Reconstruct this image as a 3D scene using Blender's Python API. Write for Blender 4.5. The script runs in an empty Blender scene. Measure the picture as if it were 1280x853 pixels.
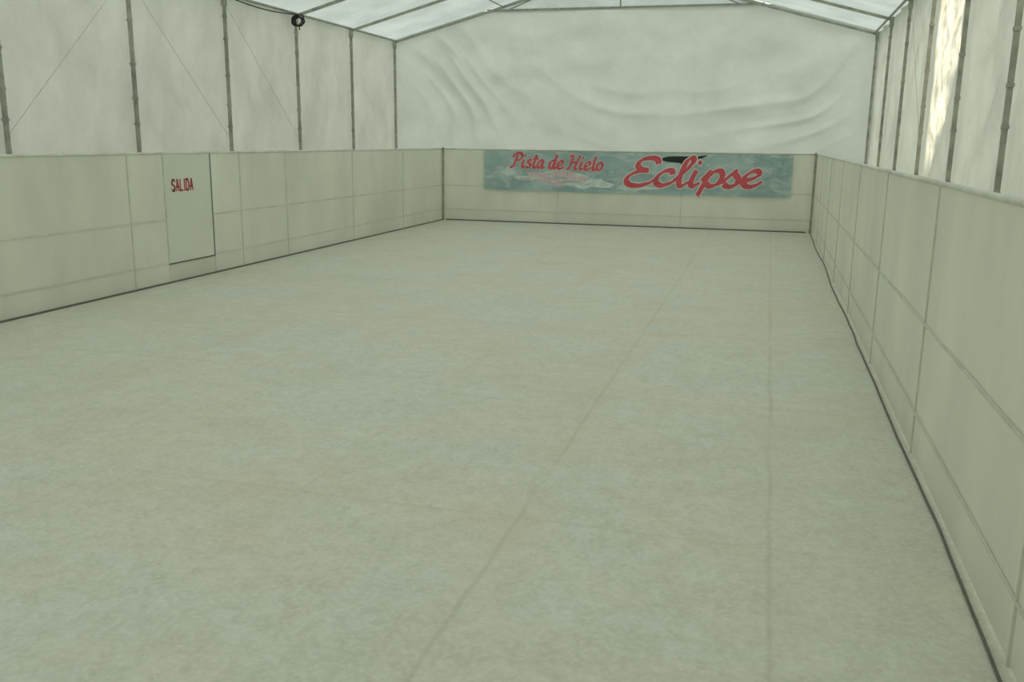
import bpy, math, random
from mathutils import Vector, Matrix, noise
random.seed(7)
S=bpy.context.scene
C=S.collection
S.view_settings.view_transform='Standard'
S.view_settings.look='None'
S.view_settings.exposure=0.0

# ---------------------------------------------------------------- constants
CAMH=1.6
H=1.43                      # barrier height
XL,XR,YF,YN=-6.36,0.837,17.6,-3.4
TL,TR,TY=-7.65,1.725,18.3   # tent walls / gable
BAY=2.08
NB=11
TN=TY-BAY*NB
EZ=3.57
RX=(TL+TR)/2
SL=0.272
RZ=EZ+SL*(RX-TL)
GZ=-0.03

# ---------------------------------------------------------------- materials
def newmat(n):
    m=bpy.data.materials.new(n); m.use_nodes=True
    nt=m.node_tree; nt.nodes.clear()
    return m,nt
def N(nt,t,**k):
    n=nt.nodes.new(t)
    for a,b in k.items(): setattr(n,a,b)
    return n
def L(nt,a,b): nt.links.new(a,b)
def mixc(nt,fac,a,b,blend='MIX'):
    n=nt.nodes.new('ShaderNodeMix'); n.data_type='RGBA'; n.blend_type=blend
    for sock,v in ((n.inputs[0],fac),(n.inputs[6],a),(n.inputs[7],b)):
        if hasattr(v,'is_output'): L(nt,v,sock)
        elif isinstance(v,(int,float)): sock.default_value=v
        else: sock.default_value=(*v,1)
    return n.outputs[2]
def ramp(nt,src,lo,hi,a=0.0,b=1.0):
    n=nt.nodes.new('ShaderNodeMapRange'); n.inputs[1].default_value=lo; n.inputs[2].default_value=hi
    n.inputs[3].default_value=a; n.inputs[4].default_value=b
    L(nt,src,n.inputs[0]); return n.outputs[0]
def tex(nt,scale,detail=3,rough=.55,sc=(1,1,1),dist=0):
    g=N(nt,'ShaderNodeNewGeometry')
    mp=N(nt,'ShaderNodeMapping'); mp.inputs['Scale'].default_value=sc
    L(nt,g.outputs['Position'],mp.inputs['Vector'])
    t=N(nt,'ShaderNodeTexNoise'); t.inputs['Scale'].default_value=scale
    t.inputs['Detail'].default_value=detail; t.inputs['Roughness'].default_value=rough
    t.inputs['Distortion'].default_value=dist
    L(nt,mp.outputs[0],t.inputs['Vector']); return t.outputs['Fac']

def fabric(name,dc,tc,frac,var=.08,bump=.25,streak=(1,1,1),thin=None):
    m,nt=newmat(name)
    n1=tex(nt,1.3,4,.6,streak)
    f=ramp(nt,n1,.3,.7)
    d=mixc(nt,f,tuple(c*(1-var) for c in dc),tuple(min(1,c*(1+var)) for c in dc))
    t=mixc(nt,f,tuple(c*(1-var) for c in tc),tuple(min(1,c*(1+var)) for c in tc))
    fr=frac
    if thin:   # sun patch painted in: masked cloth turns warmer and more translucent
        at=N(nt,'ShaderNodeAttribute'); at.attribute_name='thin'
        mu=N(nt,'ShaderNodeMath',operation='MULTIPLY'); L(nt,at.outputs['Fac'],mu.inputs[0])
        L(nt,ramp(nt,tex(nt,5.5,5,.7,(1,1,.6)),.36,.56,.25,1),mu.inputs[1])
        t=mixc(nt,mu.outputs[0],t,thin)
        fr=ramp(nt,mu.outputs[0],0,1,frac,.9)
    bm=N(nt,'ShaderNodeBump'); bm.inputs['Strength'].default_value=bump; bm.inputs['Distance'].default_value=.05
    L(nt,tex(nt,3.0,4,.55,streak,.6),bm.inputs['Height'])
    D=N(nt,'ShaderNodeBsdfDiffuse'); T=N(nt,'ShaderNodeBsdfTranslucent')
    L(nt,d,D.inputs[0]); L(nt,t,T.inputs[0])
    L(nt,bm.outputs[0],D.inputs['Normal']); L(nt,bm.outputs[0],T.inputs['Normal'])
    M=N(nt,'ShaderNodeMixShader')
    if hasattr(fr,'is_output'): L(nt,fr,M.inputs[0])
    else: M.inputs[0].default_value=fr
    L(nt,D.outputs[0],M.inputs[1]); L(nt,T.outputs[0],M.inputs[2])
    o=N(nt,'ShaderNodeOutputMaterial'); L(nt,M.outputs[0],o.inputs[0])
    return m
def plain(name,c,rough=.6,metal=0,var=.12,sc=6,trans=0,streak=(1,1,1)):
    m,nt=newmat(name)
    f=ramp(nt,tex(nt,sc,4,.55,streak),.3,.7)
    col=mixc(nt,f,tuple(x*(1-var) for x in c),tuple(min(1,x*(1+var)) for x in c))
    P=N(nt,'ShaderNodeBsdfPrincipled'); P.inputs['Roughness'].default_value=rough; P.inputs['Metallic'].default_value=metal
    P.inputs['Specular IOR Level'].default_value=.3
    L(nt,col,P.inputs['Base Color'])
    o=N(nt,'ShaderNodeOutputMaterial')
    if trans>0:
        T=N(nt,'ShaderNodeBsdfTranslucent'); L(nt,col,T.inputs[0])
        M=N(nt,'ShaderNodeMixShader'); M.inputs[0].default_value=trans
        L(nt,P.outputs[0],M.inputs[1]); L(nt,T.outputs[0],M.inputs[2]); L(nt,M.outputs[0],o.inputs[0])
    else: L(nt,P.outputs[0],o.inputs[0])
    return m

M_wall=fabric('tent_wall_fabric',(.61,.635,.565),(.375,.405,.35),.5,var=.13,bump=.9,streak=(1,1,.6),thin=(.82,.77,.60))  # thin: warm tint of the painted sun patches
M_gable=fabric('gable_fabric',(.57,.60,.55),(.345,.38,.35),.5,var=.07,bump=.35)
M_roof=fabric('roof_fabric',(.58,.62,.60),(.325,.375,.365),.6,var=.14,bump=.5)
M_sheet=plain('barrier_sheet',(.84,.845,.75),.33,0,.09,1.2,.29,(1,1,.5))
M_gate=plain('gate_sheet',(.86,.87,.79),.45,0,.03,1.5,.22)
M_rail=plain('barrier_rail',(.69,.69,.60),.6)
M_cap=plain('barrier_top_rail',(.74,.745,.66),.5)
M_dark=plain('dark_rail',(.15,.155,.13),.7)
M_steel=plain('frame_steel',(.38,.39,.33),.55,.05,.28,7)
M_black=plain('black_cable',(.03,.03,.03),.6)
M_wire=plain('brace_wire',(.55,.57,.50),.6)
M_red=plain('red_paint',(.66,.11,.13),.6,0,.14,8)
M_redsign=plain('red_sign_paint',(.62,.10,.10),.6,0,.1,8)
M_pale=plain('pale_pink_outline',(.80,.73,.72),.6,0,.08,8)
M_pink=plain('pink_print',(.68,.55,.56),.6,0,.2,20)
M_palep=plain('pale_print',(.64,.73,.70),.6,0,.2,9)
M_ground=plain('outer_ground',(.42,.42,.37),.9)

def floor_mat():
    m,nt=newmat('rink_floor_boards')
    g=N(nt,'ShaderNodeNewGeometry'); sp=N(nt,'ShaderNodeSeparateXYZ'); L(nt,g.outputs['Position'],sp.inputs[0])
    def mth(op,a,b=None):
        n=N(nt,'ShaderNodeMath',operation=op)
        for i,v in enumerate((a,b)):
            if v is None: continue
            if hasattr(v,'is_output'): L(nt,v,n.inputs[i])
            else: n.inputs[i].default_value=v
        return n.outputs[0]
    wob=mth('MULTIPLY',mth('SUBTRACT',tex(nt,1.0,3),.5),.06)
    u=mth('DIVIDE',mth('ADD',mth('SUBTRACT',sp.outputs[0],.11-10.5),wob),1.05)
    v=mth('DIVIDE',mth('ADD',mth('SUBTRACT',sp.outputs[1],3.55-20.5),wob),2.05)
    def edge(q,w,size):
        fr=mth('FRACT',q); d=mth('MINIMUM',fr,mth('SUBTRACT',1.0,fr))
        d=mth('MULTIPLY',d,size)
        return ramp(nt,d,0,w,1,0)
    # lengthwise seams are fainter on the left; cross seams are weaker throughout
    fade=ramp(nt,sp.outputs[0],-1.6,-1.3,.38,1)
    line=mth('MAXIMUM',mth('MULTIPLY',edge(u,.018,1.05),fade),mth('MULTIPLY',edge(v,.020,2.05),.55))
    halo=mth('MAXIMUM',edge(u,.25,1.05),edge(v,.45,2.05))
    wn=N(nt,'ShaderNodeTexWhiteNoise',noise_dimensions='2D')
    cb=N(nt,'ShaderNodeCombineXYZ'); L(nt,mth('FLOOR',u),cb.inputs[0]); L(nt,mth('FLOOR',v),cb.inputs[1])
    L(nt,cb.outputs[0],wn.inputs['Vector'])
    base=mixc(nt,wn.outputs['Value'],(.70,.695,.59),(.73,.73,.635))
    col=mixc(nt,ramp(nt,tex(nt,.8,4,.6,(1,1,1),.3),.38,.62,0,.75),base,(.72,.74,.665))
    col=mixc(nt,ramp(nt,tex(nt,.55,5,.62,(1,1.5,1),.4),.45,.64,0,.60),col,(.77,.69,.53))
    col=mixc(nt,ramp(nt,tex(nt,1.5,4,.6),.48,.66,0,.30),col,(.56,.56,.46))
    col=mixc(nt,ramp(nt,tex(nt,4.5,5,.7),.42,.66,0,.38),col,(.56,.555,.45))
    col=mixc(nt,ramp(nt,tex(nt,13,5,.72,(1,.8,1)),.43,.63,0,.44),col,(.53,.52,.42))
    col=mixc(nt,ramp(nt,tex(nt,38,3,.68),.45,.63,0,.38),col,(.86,.85,.76))
    st=ramp(nt,tex(nt,.75,5,.6,(1,1.2,1),.8),.46,.66)
    st=mth('MULTIPLY',st,mth('MULTIPLY',halo,.36))
    col=mixc(nt,st,col,(.73,.58,.41))
    lf=mth('MULTIPLY',line,ramp(nt,tex(nt,1.1,4),.38,.64,.12,.42))
    col=mixc(nt,lf,col,(.42,.40,.30))
    P=N(nt,'ShaderNodeBsdfPrincipled'); P.inputs['Roughness'].default_value=.5
    P.inputs['Specular IOR Level'].default_value=.3
    L(nt,col,P.inputs['Base Color'])
    bm=N(nt,'ShaderNodeBump'); bm.inputs['Strength'].default_value=.12; bm.inputs['Distance'].default_value=.01
    L(nt,tex(nt,9,4,.6),bm.inputs['Height']); L(nt,bm.outputs[0],P.inputs['Normal'])
    o=N(nt,'ShaderNodeOutputMaterial'); L(nt,P.outputs[0],o.inputs[0])
    return m
M_floor=floor_mat()

def banner_mat():
    m,nt=newmat('banner_print')
    c=mixc(nt,ramp(nt,tex(nt,1.4,5,.6,(1,1,1.6),.6),.40,.60),(.29,.42,.43),(.41,.55,.54))
    c=mixc(nt,ramp(nt,tex(nt,2.6,5,.65,(1,1,2.2),1.0),.48,.62,0,.65),c,(.62,.71,.67))
    c=mixc(nt,ramp(nt,tex(nt,4.3,4,.6,(1,1,1),.8),.58,.70,0,.45),c,(.23,.32,.35))
    P=N(nt,'ShaderNodeBsdfPrincipled'); P.inputs['Roughness'].default_value=.55
    L(nt,c,P.inputs['Base Color'])
    o=N(nt,'ShaderNodeOutputMaterial'); L(nt,P.outputs[0],o.inputs[0]); return m
M_banner=banner_mat()

# ---------------------------------------------------------------- mesh helpers
def mesh_obj(name,verts,faces,mat,parent=None,smooth=False,loc=(0,0,0)):
    me=bpy.data.meshes.new(name); me.from_pydata([tuple(v) for v in verts],[],faces); me.update()
    if smooth:
        for p in me.polygons: p.use_smooth=True
    me.materials.append(mat)
    o=bpy.data.objects.new(name,me); C.objects.link(o); o.location=loc
    if parent: o.parent=parent
    return o
def empty(name,loc=(0,0,0),rot=0):
    o=bpy.data.objects.new(name,None); C.objects.link(o); o.location=loc; o.rotation_euler=(0,0,rot)
    o.empty_display_size=.2
    return o
class MB:
    def __init__(s): s.v=[]; s.f=[]
    def box(s,a,b,bev=0):
        x0,y0,z0=a; x1,y1,z1=b; n=len(s.v)
        s.v+= [(x0,y0,z0),(x1,y0,z0),(x1,y1,z0),(x0,y1,z0),(x0,y0,z1),(x1,y0,z1),(x1,y1,z1),(x0,y1,z1)]
        s.f+= [tuple(n+i for i in q) for q in ((3,2,1,0),(4,5,6,7),(0,1,5,4),(1,2,6,5),(2,3,7,6),(3,0,4,7))]
        return s
    def tube(s,pts,r,n=10,cap=True):
        pts=[Vector(p) for p in pts]; b=len(s.v); up=None
        for i,p in enumerate(pts):
            t=(pts[min(i+1,len(pts)-1)]-pts[max(i-1,0)]).normalized()
            if up is None:
                up=Vector((0,0,1)) if abs(t.z)<.9 else Vector((1,0,0))
            a=t.cross(up).normalized(); c=a.cross(t).normalized(); up=c
            for k in range(n):
                q=2*math.pi*k/n
                s.v.append(tuple(p+a*math.cos(q)*r+c*math.sin(q)*r))
        for i in range(len(pts)-1):
            for k in range(n):
                s.f.append((b+i*n+k,b+i*n+(k+1)%n,b+(i+1)*n+(k+1)%n,b+(i+1)*n+k))
        if cap:
            s.f.append(tuple(b+k for k in range(n))[::-1]); e=b+(len(pts)-1)*n
            s.f.append(tuple(e+k for k in range(n)))
        return s
    def grid(s,nu,nv,fn):
        b=len(s.v)
        for j in range(nv+1):
            for i in range(nu+1): s.v.append(tuple(fn(i/nu,j/nv)))
        for j in range(nv):
            for i in range(nu):
                a=b+j*(nu+1)+i; s.f.append((a,a+1,a+nu+2,a+nu+1))
        return s
    def obj(s,name,mat,parent=None,smooth=False,loc=(0,0,0)): return mesh_obj(name,s.v,s.f,mat,parent,smooth,loc)
def nz(x,y,z=0): return noise.noise(Vector((x,y,z)))
def tag(o,label,cat,group=None):
    o['label']=label; o['category']=cat
    if group: o['group']=group
def struct(o,label):
    o['kind']='structure'; o['label']=label; o['category']=o.name.split('_')[0].split('.')[0]

# ---------------------------------------------------------------- structure
o=MB().box((XL-.02,YN,-.03),(XR+.02,YF+.02,0)).obj('floor',M_floor); struct(o,'pale off-white stained sheet flooring with faint joints')
o=MB().box((-14,TN-6,-.12),(9,32,-.03)).obj('floor',M_ground); struct(o,'plain ground beneath and around the tent')

def bayphase(y): return ((TY-y)/BAY)%1
TE=TY+.17
def side_wall(X,sgn):
    def fn(u,v):
        y=TN+(TE-TN)*u; z=GZ+(EZ+.05-GZ)*v
        b=max(0,math.sin(math.pi*bayphase(y)))**.7 if y<TY else 0
        d=.05*b*math.sin(math.pi*v)+.060*b*nz(y*1.7,z*1.1,X)+.018*b*math.sin(7*(y*.8+z)+3*nz(y*.4,z*.5))
        d+=.045*b*nz(y*3.5,z*1.4,X+3)+.026*b*nz(y*6+z*3,z*3-y,X+9)
        t=bayphase(y); h=(EZ-z)
        if h>0:
            d+=.020*b*math.sin(9*math.atan2(h,.15+t*BAY)*2)*max(0,1-h/2.2)
        return (X+sgn*(.06+max(d,-.02)),y,z)
    return fn
o=MB().grid(NB*34,70,side_wall(TL,-1)).obj('wall_left',M_wall,smooth=True); struct(o,'off-white translucent tent side wall fabric, slightly wrinkled')
o=MB().grid(NB*40,70,side_wall(TR,1)).obj('wall_right',M_wall,smooth=True); struct(o,'off-white translucent tent side wall fabric with painted-in sunlit strips')
# mask for the painted sun patches: bright wedges beside two posts
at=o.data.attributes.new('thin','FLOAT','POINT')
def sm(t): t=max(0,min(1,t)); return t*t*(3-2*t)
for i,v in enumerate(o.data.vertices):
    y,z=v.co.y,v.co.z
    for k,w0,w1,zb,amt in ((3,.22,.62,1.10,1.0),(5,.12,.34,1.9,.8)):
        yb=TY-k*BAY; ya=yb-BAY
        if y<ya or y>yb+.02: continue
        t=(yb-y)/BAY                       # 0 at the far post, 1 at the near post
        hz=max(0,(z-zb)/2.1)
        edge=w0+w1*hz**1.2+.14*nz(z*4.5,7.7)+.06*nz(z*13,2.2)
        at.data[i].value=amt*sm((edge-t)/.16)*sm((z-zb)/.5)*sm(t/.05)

# ceiling
def roofz(x): return EZ+SL*(min(x-TL,TR-x))
mb=MB()
def rf(u,v,side):
    y=TN+(TE+.03-TN)*v
    x=(TL-.2)+(RX-TL+.2)*u if side<0 else (TR+.2)+(RX-TR-.2)*u
    b=max(0,math.sin(math.pi*bayphase(y)))**.8 if y<TY else 0
    z=roofz(x)+.055-.03*b*math.sin(math.pi*u)+.03*b*nz(x*1.5,y*2)+.012*b*nz(x*4,y*3)
    return (x,y,z)
mb.grid(28,NB*18,lambda u,v:rf(u,v,-1)); mb.grid(28,NB*18,lambda u,v:rf(u,v,1))
o=mb.obj('ceiling',M_roof,smooth=True); struct(o,'bluish translucent pitched tent roof fabric')

# gable with swagged folds
COL=4.13
def gtop(x): return min(roofz(x)+.06,COL)
def ridge(q,p=1.6): return (1-math.sqrt(math.sin(q)**2+.03))**p if math.sin(q)**2<.97 else 0
def gable(u,v):
    x=TL-.1+(TR-TL+.2)*u; zt=gtop(x); z=GZ+(zt-GZ)*v
    xx=(x+1.75)
    warp=.85*nz(x*.30,z*.55,2.0)+.30*nz(x*.8,z*1.2,5)
    s=z-(.145*xx*xx if xx<0 else .115*xx*xx)+warp
    w=max(0,.22+1.7*nz(x*.5,z*.8,9))
    w2=max(0,.20+1.7*nz(x*.55,z*.7,19))
    env=min(1,(u*7))*min(1,(1-u)*9)*min(1,(1-v)*7+.15)
    low=max(0,min(1,(z-1.2)/.9))
    d=(.085*ridge(s*2.7+1.2*nz(x*.4,z*.4,3))*w+.055*ridge(s*5.0+1.4*nz(x*.6,z*.6,13)+1)*w2)*low
    d+=.09*nz(x*.4,z*.45,4)+.045*nz(x*.9+z*.9,z*1.6-x*.5,7)+.014*nz(x*2.6,z*3.2,7)
    d+=.014*math.sin(14*math.atan2(4.0-z,x-TL+.3))*max(0,1-(x-TL)/3.5)*low
    d+=.020*math.sin(13*math.atan2(4.0-z,TR-x+.3))*max(0,1-(TR-x)/4.2)*low
    return (x,TY+.12+max(-.07,d*env),z)
o=MB().grid(260,130,gable).obj('wall_back',M_gable,smooth=True); struct(o,'off-white gable curtain hanging in long swagged folds')
xa,xb=TL+(COL-EZ)/SL,TR-(COL-EZ)/SL
o=mesh_obj('wall_back_upper',[(xa-.2,TY+.14,COL-.02),(xb+.2,TY+.14,COL-.02),(RX,TY+.14,RZ+.1)],[(0,1,2)],M_roof); struct(o,'bluish translucent triangular gable top')
mb=MB(); mb.v=[(TL-.1,TN-.08,GZ),(TR+.1,TN-.08,GZ),(TR+.1,TN-.08,EZ+.05),(RX,TN-.08,RZ+.05),(TL-.1,TN-.08,EZ+.05)]; mb.f=[(0,1,2,3,4)]
o=mb.obj('wall_front',M_wall); struct(o,'unseen off-white tent end wall fabric behind the camera')  # out of view, added to keep light off the near floor

# dark strips along the barrier foot
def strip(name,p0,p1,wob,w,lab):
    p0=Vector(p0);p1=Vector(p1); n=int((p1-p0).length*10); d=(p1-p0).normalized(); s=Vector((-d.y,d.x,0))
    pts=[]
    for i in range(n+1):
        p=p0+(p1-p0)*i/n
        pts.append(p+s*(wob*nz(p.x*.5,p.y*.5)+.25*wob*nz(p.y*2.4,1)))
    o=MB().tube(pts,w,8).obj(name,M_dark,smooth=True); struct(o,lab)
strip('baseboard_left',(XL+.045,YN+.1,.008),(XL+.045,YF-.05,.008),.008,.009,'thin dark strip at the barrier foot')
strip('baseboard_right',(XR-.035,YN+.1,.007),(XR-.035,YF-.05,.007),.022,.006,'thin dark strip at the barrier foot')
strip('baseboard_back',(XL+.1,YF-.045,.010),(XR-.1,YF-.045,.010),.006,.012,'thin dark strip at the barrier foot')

# ---------------------------------------------------------------- tent frames
def frame_post(mb,x,z1,r=.020):
    mb.box((x-r,-r,GZ),(x+r,r,z1))
    mb.box((x-.05,-.09,GZ),(x+.05,.09,GZ+.015))
    z=.5; j=0
    while z<z1-.1:
        mb.box((x-r-.005,-r-.012,z),(x+r+.005,r+.010,z+.03)); z+=.31+.10*((j*7)%3); j+=1
def build_frame():
    e=empty('tent_arch')
    for x in (TL,TR):
        m=MB(); frame_post(m,0,EZ); m.obj('post',M_steel,e,loc=(x,0,0))
    for s,x in ((1,TL),(-1,TR)):
        m=MB()
        a=Vector((x,0,EZ-.02)); b=Vector((RX,0,RZ-.02)); r=.021
        dx=(b-a).normalized(); n=Vector((-dx.z,0,dx.x))*(1 if s>0 else -1)
        vs=[]
        for p in (a,b):
            for k,l in ((-1,-1),(1,-1),(1,1),(-1,1)): vs.append(p+n*r*l+Vector((0,r*k,0)))
        m.v=[tuple(q) for q in vs]; m.f=[(0,1,2,3),(7,6,5,4),(0,4,5,1),(1,5,6,2),(2,6,7,3),(3,7,4,0)]
        m.obj('rafter',M_steel,e)
        m=MB(); m.box((x-.030,-.030,EZ-.14),(x+.030,.030,EZ+.02)); m.obj('corner_bracket',M_steel,e)
    return e
base=build_frame()
parts=[c for c in C.objects if c.parent==base]
frames=[]
for k in range(NB+1):
    if k==0: e=base; ch=parts
    else:
        e=base.copy(); C.objects.link(e); ch=[]
        for p in parts:
            q=p.copy(); q.parent=e; C.objects.link(q); ch.append(q)
    e.location=(0,TY-BAY*k,0)
    tag(e,'grey-brown steel tent arch of two posts and sloping rafters','tent frame','tent arches'); frames.append(e)
g=frames[0]; g['label']='grey-brown steel tent arch with collar tie against the gable'
MB().tube([(xa-.05,0,COL),(xb+.05,0,COL)],.018,8).obj('collar_tie',M_steel,g)
MB().tube([(RX,0,COL),(RX,0,RZ-.03)],.015,8).obj('king_post',M_steel,g)
for s in (-1,1):
    MB().tube([(RX+s*2.25,0,COL),(RX+s*1.65,0,roofz(RX+s*1.65)-.04)],.013,8).obj('brace',M_steel,g)
def purlin(x,z,r,lab):
    o=MB().tube([(x,TN,z),(x,TY,z)],r,8).obj('tent_purlin',M_steel,smooth=True); tag(o,lab,'tent beam','tent purlins')
purlin(TL+.045,EZ+.005,.020,'long grey steel eave beam joining the tent arches')
purlin(TR-.045,EZ+.005,.020,'long grey steel eave beam joining the tent arches')
purlin(RX,RZ-.02,.022,'long grey steel ridge beam joining the tent arches')
for s in (0,1):
    x=TL+(RX-TL)*.5 if s==0 else TR+(RX-TR)*.5
    purlin(x,roofz(x)-.02,.012,'slim grey steel purlin under the roof fabric')
def wire(x,k,up):
    y0=TY-BAY*k;y1=y0-BAY
    a,b=((x,y0-.04,EZ-.1),(x,y1+.04,1.6)) if up else ((x,y0-.04,1.6),(x,y1+.04,EZ-.1))
    o=MB().tube([a,b],.003,6).obj('bracing_wire',M_wire); tag(o,'thin pale diagonal bracing wire between tent posts','wire','bracing wires')
for k,u in ((2,False),(3,False),(4,True)): wire(TL-.01,k,u)
wire(TR+.01,2,True)

# cable bundle at a left-hand post head
cx,cy,cz=TL+.13,TY-2*BAY-.16,EZ-.12
e=empty('cable_bundle',(cx,cy,cz)); tag(e,'tangled black electric cable hung at the eave','cable')
pts=[]
for i in range(120):
    t=i/119*5*2*math.pi
    pts.append((.085*math.cos(t)+.04*nz(t*.3,1),.06*math.sin(t*1.3),.07*math.sin(t)+.06*nz(t*.3,5)))
MB().tube(pts,.011,6).obj('coil',M_black,e,smooth=True)
pts=[(0,-.05-i*.25,.09-.05*math.sin(math.pi*((i*.25)/2.08%1))) for i in range(30)]
MB().tube(pts,.009,6).obj('lead',M_black,e,smooth=True)
pts=[(0+.01*math.sin(i),.02,-.08-.03*i) for i in range(3)]
MB().tube(pts,.01,6).obj('tail',M_black,e,smooth=True)

# ---------------------------------------------------------------- barrier
def barrier(Lw,style='std'):
    e=empty('rink_barrier' if style=='std' else 'exit_gate')
    g=.0015
    def sh(u,v):
        x=g+(Lw-2*g)*u; z=.01+(H-.03)*v
        return (x,.0+.014*nz(x*1.3,z*1.3,Lw)*math.sin(math.pi*u)*math.sin(math.pi*v),z)
    if style!='std':
        MB().box((g,-.004,.01),(Lw-g,.004,.195)).obj('sill_sheet',M_sheet,e)
        MB().box((.008,-.008,.212),(Lw-.013,.002,H-.03)).obj('door_leaf',M_gate,e)
        MB().box((0.0,-.012,.198),(Lw-.012,.008,.210)).obj('bottom_edge',M_dark,e)
        MB().box((Lw-.012,-.014,.198),(Lw-.002,.008,H-.03)).obj('hinge_edge',M_dark,e)
        MB().box((.000,-.010,.210),(.008,.008,H-.03)).obj('latch_edge',M_rail,e)
        MB().tube([(g,0,H-.015),(Lw-g,0,H-.015)],.014,10).obj('top_rail',M_cap,e,smooth=True)
        return e
    MB().grid(24,14,sh).obj('sheet',M_sheet,e,smooth=True)
    MB().tube([(g,0,H-.015),(Lw-g,0,H-.015)],.014,10).obj('top_rail',M_cap,e,smooth=True)
    MB().box((g,-.008,.69),(Lw-g,-.004,.705)).obj('middle_rail',M_rail,e)
    MB().box((g,-.008,.215),(Lw-g,-.004,.228)).obj('kick_rail',M_rail,e)
    MB().box((g,-.009,.0),(g+.009,.006,H-.03)).obj('upright',M_rail,e)
    return e
def place(e,loc,rot,label,group='rink barriers',cat='barrier'):
    e.location=loc; e.rotation_euler=(0,0,rot); tag(e,label,cat,group)
def clone(e,ch):
    n=e.copy(); C.objects.link(n)
    for p in ch:
        q=p.copy(); q.parent=n; C.objects.link(q)
    return n
LAB='off-white translucent rink barrier section with thin pale rails'
base=barrier(2.1); ch=[c for c in C.objects if c.parent==base]
first=True
def std(): 
    global first
    if first: first=False; return base
    return clone(base,ch)
for k in range(10): place(std(),(XR,YF-2.1*k,0),-math.pi/2,LAB)
seq=[(15.5,17.6),(13.4,15.5),(11.3,13.4),(10.16,11.3),(9.54,10.16),(8.07,8.655),(5.97,8.07),(3.87,5.97),(1.77,3.87),(-.33,1.77),(-2.43,-.33)]
for a,b in seq:
    w=b-a
    if abs(w-2.1)<.005: p=std()
    else: p=barrier(w)
    place(p,(XL,a,0),math.pi/2,LAB if abs(w-2.1)<.005 else 'narrow off-white rink barrier section near the exit gate')
gt=barrier(9.54-8.655,'gate'); place(gt,(XL,8.655,0),math.pi/2,'whitish exit gate in the rink barrier with red lettering',None,'gate')
W3=(XR-XL)/3
e3=barrier(W3); ch3=[c for c in C.objects if c.parent==e3]
for k in range(3):
    p=e3 if k==0 else clone(e3,ch3)
    place(p,(XL+W3*k,YF,0),0,'off-white rink barrier section behind the printed banner')
for (x,y) in ((XL,YF),(XR,YF)):
    o=MB().box((-.015,-.015,0),(.015,.015,H+.02)).obj('corner_post',M_steel,loc=(x+(.03 if x<0 else -.03),y-.03,0)); tag(o,'square grey corner post of the rink barrier','post','barrier corner posts')

# ---------------------------------------------------------------- lettering
def catmull(P,n=8):
    P=[Vector(p) for p in P]; out=[]
    Q=[P[0]*2-P[1]]+P+[P[-1]*2-P[-2]]
    for i in range(1,len(Q)-2):
        for k in range(n):
            t=k/n; a,b,c,d=Q[i-1],Q[i],Q[i+1],Q[i+2]
            out.append(.5*((2*b)+(c-a)*t+(2*a-5*b+4*c-d)*t*t+(3*b-a-3*c+d)*t**3))
    out.append(P[-1]); return out
G={
'E':([[(.66,.80),(.60,.97),(.42,1.02),(.24,.93),(.20,.74),(.30,.60),(.46,.56),(.28,.53),(.10,.40),(.03,.20),(.12,.03),(.34,-.02),(.56,.08),(.70,.26)]],.68),
'c':([[(.38,.42),(.32,.56),(.16,.52),(.05,.32),(.06,.10),(.2,0),(.36,.08),(.5,.24)]],.44),
'l':([[(.16,.98),(.12,.5),(.12,.1),(.20,0),(.32,.12)]],.30),
'i':([[(.12,.58),(.08,.14),(.16,0),(.28,.12)],[(.13,.80),(.16,.92)]],.31),
'L':([[(0,.2),(.2,.55),(.31,.9),(.26,1.03),(.16,.88),(.12,.4),(.14,.08),(.22,0),(.34,.14)]],.32),
'p':([[(0,.2),(.14,.58)],[(.15,.58),(.08,.1),(.02,-.36)],[(.1,.28),(.22,.53),(.36,.55),(.43,.36),(.37,.10),(.24,0),(.12,.08)],[(.36,.06),(.52,.2)]],.47),
's':([[(.32,.50),(.20,.58),(.08,.46),(.16,.33),(.28,.22),(.28,.06),(.14,-.01),(.02,.08)]],.38),
'S':([[(0,.15),(.14,.42),(.24,.62)],[(.24,.60),(.22,.48),(.33,.26),(.30,.05),(.16,-.01),(.04,.08)],[(.26,.02),(.42,.2)]],.40),
'e':([[(.02,.22),(.2,.27),(.34,.42),(.3,.56),(.18,.55),(.06,.36),(.07,.12),(.2,0),(.36,.06),(.46,.20)]],.46),
'P':([[(.28,.92),(.22,.5),(.14,.1),(.04,-.02),(-.06,.06)],[(-.02,.72),(.12,.96),(.42,1.03),(.60,.82),(.50,.56),(.26,.48)]],.62),
't':([[(.2,.95),(.11,.3),(.14,.04),(.22,0),(.32,.10)],[(.0,.64),(.34,.67)]],.33),
'a':([[(.36,.46),(.24,.57),(.09,.44),(.05,.15),(.14,0),(.26,.12),(.37,.54)],[(.37,.56),(.33,.14),(.40,0),(.50,.12)]],.50),
'd':([[(.36,.46),(.22,.57),(.08,.42),(.05,.14),(.15,0),(.28,.14),(.42,1.0)],[(.42,1.0),(.35,.14),(.42,0),(.52,.12)]],.52),
'H':([[(0,.82),(.12,.98),(.22,.92),(.16,.45),(.08,.02),(-.04,.03)],[(.66,1.02),(.55,.6),(.46,.12),(.53,0),(.64,.10)],[(.12,.46),(.52,.54)]],.70),
'o':([[(.22,.57),(.08,.44),(.05,.15),(.18,0),(.33,.12),(.37,.40),(.24,.57),(.14,.54)]],.42),
' ':([],.24)}
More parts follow.
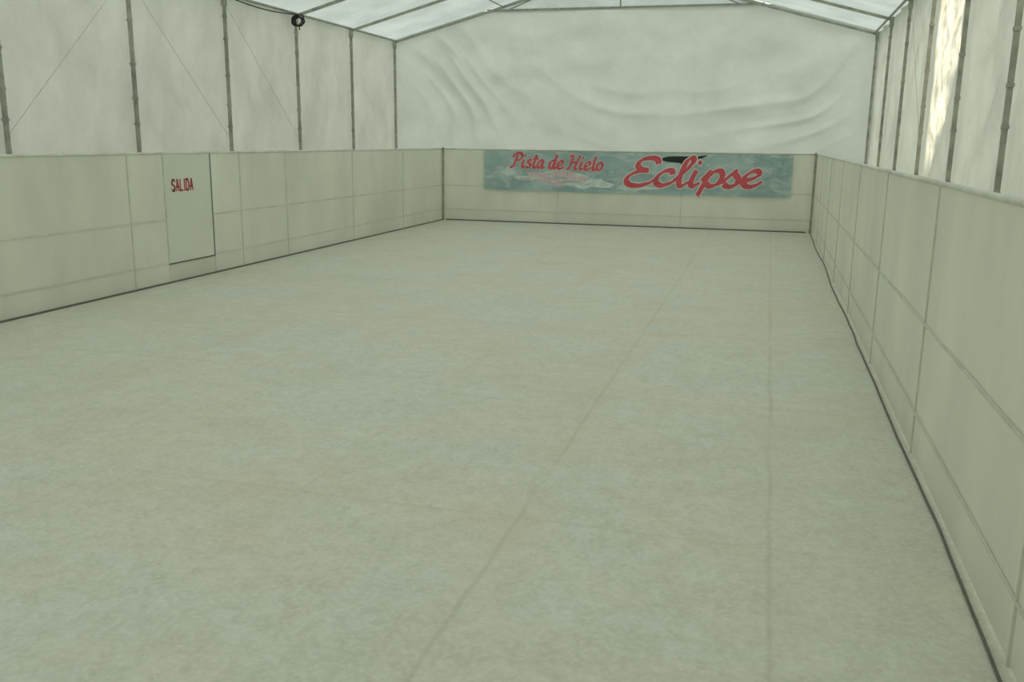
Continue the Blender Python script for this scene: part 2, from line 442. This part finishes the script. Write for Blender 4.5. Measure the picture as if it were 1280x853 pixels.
def ribbon(text,width,cap,slant,pen,extra=0,thin=.35,nib=math.radians(35)):
    tot=sum(G[c][1] for c in text); sx=width/tot; V=[];F=[]
    x0=0
    for c in text:
        for st in G[c][0]:
            pts=catmull([((x0+p[0])*sx+slant*p[1]*cap,p[1]*cap,0) for p in st],8)
            b=len(V); n=len(pts)
            for i,p in enumerate(pts):
                t=(pts[min(i+1,n-1)]-pts[max(i-1,0)]).normalized()
                ang=math.atan2(t.y,t.x)
                w=pen*(thin+(1-thin)*abs(math.sin(ang-nib)))*.5+extra
                nn=Vector((-t.y,t.x,0)); pp=p
                if i==0: pp=p-t*extra
                if i==n-1: pp=p+t*extra
                V.append(pp+nn*w); V.append(pp-nn*w)
            for i in range(n-1): F.append((b+2*i+1,b+2*i+3,b+2*i+2,b+2*i))
        x0+=G[c][1]
    return V,F
# banner
BX0,BX1,BZ0,BZ1=-5.46,.42,.635,1.395
BYp=YF-.045
bn=empty('banner',(BX0,BYp,BZ0)); tag(bn,'pale blue banner with red script lettering on the end barrier','banner')
def by(x,z): return .008*math.sin(x*2.1+1)+.006*nz(x*2,z*3)
def bc(u,v):
    x=(BX1-BX0)*u; z=(BZ1-BZ0)*v
    sag=.012*math.sin(math.pi*u*4)**2*(1-v)
    return (x,by(x,z),z-sag)
MB().grid(90,12,bc).obj('cloth',M_banner,bn,smooth=True)
def put(name,V,F,ox,oz,off,mat,rise=0):
    vs=[]
    for p in V:
        x=p.x+ox-BX0; z=p.y+oz-BZ0+rise*p.x
        vs.append((x,by(x,z)-off,z))
    return mesh_obj(name,vs,F,mat,bn)
V,F=ribbon('EcLipSe',2.53,.50,.28,.120,.020); put('title_outline',V,F,-2.66,.79,.008,M_pale,.01)
V,F=ribbon('EcLipSe',2.53,.50,.28,.120); put('title_lettering',V,F,-2.66,.79,.013,M_red,.01)
V,F=ribbon('Pista de Hielo',1.82,.265,.2,.056,.010,.5); put('subtitle_outline',V,F,-4.90,1.09,.008,M_pale,-.02)
V,F=ribbon('Pista de Hielo',1.82,.265,.2,.056,0,.5); put('subtitle_lettering',V,F,-4.90,1.09,.013,M_red,-.02)
def blob(name,pts,mat,off):
    P=catmull([(a,b,0) for a,b in pts]+[(pts[0][0],pts[0][1],0)],5)[:-1]
    vs=[(p.x-BX0,by(p.x-BX0,p.y-BZ0)-off,p.y-BZ0) for p in P]
    return mesh_obj(name,vs,[tuple(range(len(vs)))[::-1]],mat,bn)
blob('black_print',[(-2.0,1.28),(-1.80,1.34),(-1.35,1.345),(-1.12,1.365),(-1.22,1.31),(-1.40,1.22),(-1.52,1.17),(-1.62,1.22),(-1.85,1.24)],M_black,.005)
for cx_,cz_,w_,h_ in ((-4.35,.95,.25,.05),(-3.85,.97,.3,.055),(-4.1,.86,.35,.045),(-3.55,.88,.22,.05),(-4.6,.86,.12,.03),(-3.95,.77,.2,.03)):
    blob('pink_print',[(cx_+w_*math.cos(a)*(1+.25*math.sin(3*a+cx_*7)),cz_+h_*math.sin(a)*(1+.3*math.cos(4*a+cx_*5))) for a in [k*math.pi/5 for k in range(10)]],M_pink,.004)
for cx_,cz_,w_,h_ in ((-3.9,.90,.75,.12),(-3.25,.80,.35,.09),(-2.45,.74,.4,.05),(-4.95,1.0,.15,.08)):
    blob('pale_print',[(cx_+w_*math.cos(a)*(1+.3*math.sin(3*a+cx_*7)),cz_+h_*math.sin(a)*(1+.4*math.cos(4*a+cx_*5))) for a in [k*math.pi/6 for k in range(12)]],M_palep,.0025)
for x in (.04,1.5,2.94,4.4,5.84):
    V=[];n=12
    for r in (.012,.024):
        for k in range(n): V.append((x+r*math.cos(2*math.pi*k/n),by(x,.72)-.006,.735+r*math.sin(2*math.pi*k/n)))
    mesh_obj('eyelet',V,[(k,(k+1)%n,n+(k+1)%n,n+k) for k in range(n)],M_cap,bn)

# exit lettering on gate (block strokes)
BL={'S':[[(1,.85),(.75,1),(.25,1),(0,.8),(.1,.6),(.9,.4),(1,.2),(.75,0),(.25,0),(0,.15)]],
'A':[[(0,0),(.5,1),(1,0)],[(.2,.35),(.8,.35)]],'L':[[(0,1),(0,0),(.9,0)]],'I':[[(.5,0),(.5,1)]],
'D':[[(0,0),(0,1),(.6,1),(1,.7),(1,.3),(.6,0),(0,0)]]}
m=MB(); tx=0.0; lw=.048; gapx=.026; hh=.12; pen=.021
for c in 'SALIDA':
    w=lw if c!='I' else .012
    for st in BL[c]:
        for a,b in zip(st,st[1:]):
            A=Vector((tx+a[0]*w,0,a[1]*hh)) if c!='I' else Vector((tx+.006,0,a[1]*hh))
            B=Vector((tx+b[0]*w,0,b[1]*hh)) if c!='I' else Vector((tx+.006,0,b[1]*hh))
            d=(B-A).normalized(); n=Vector((-d.z,0,d.x))*pen/2; A=A-d*pen*.4;B=B+d*pen*.4
            k=len(m.v); m.v+=[tuple(A-n),tuple(B-n),tuple(B+n),tuple(A+n)]; m.f.append((k,k+1,k+2,k+3))
    tx+=w+gapx
m.obj('sign_lettering',M_redsign,gt,loc=(.135,-.011,1.005))

# ---------------------------------------------------------------- light
w=bpy.data.worlds.new('sky'); S.world=w; w.use_nodes=True
nt=w.node_tree; bg=nt.nodes['Background']; bg.inputs[0].default_value=(.98,.965,.915,1); bg.inputs[1].default_value=1.8
sd=bpy.data.lights.new('sun','SUN'); sd.energy=2.6; sd.angle=math.radians(18); sd.color=(1,.96,.86)
so=bpy.data.objects.new('sun',sd); C.objects.link(so); so.location=(6,22,12)
so.rotation_euler=Vector((-.34,-.40,-.85)).to_track_quat('-Z','Y').to_euler()

# ---------------------------------------------------------------- camera
cd=bpy.data.cameras.new('camera'); co=bpy.data.objects.new('camera',cd); C.objects.link(co)
cd.sensor_width=36; cd.lens=1133/1280*36; cd.clip_start=.05
f=1133
F_=Vector(((963-640)/f,-(179-426)/f,-1)).normalized()
R_=Vector((3.712,-.268,1)); R_=(R_-F_*R_.dot(F_)).normalized()
U_=R_.cross(F_)
Mx=Matrix((R_,F_,U_)).to_4x4()
co.matrix_world=Matrix.Translation((0,0,CAMH))@Mx
S.camera=co
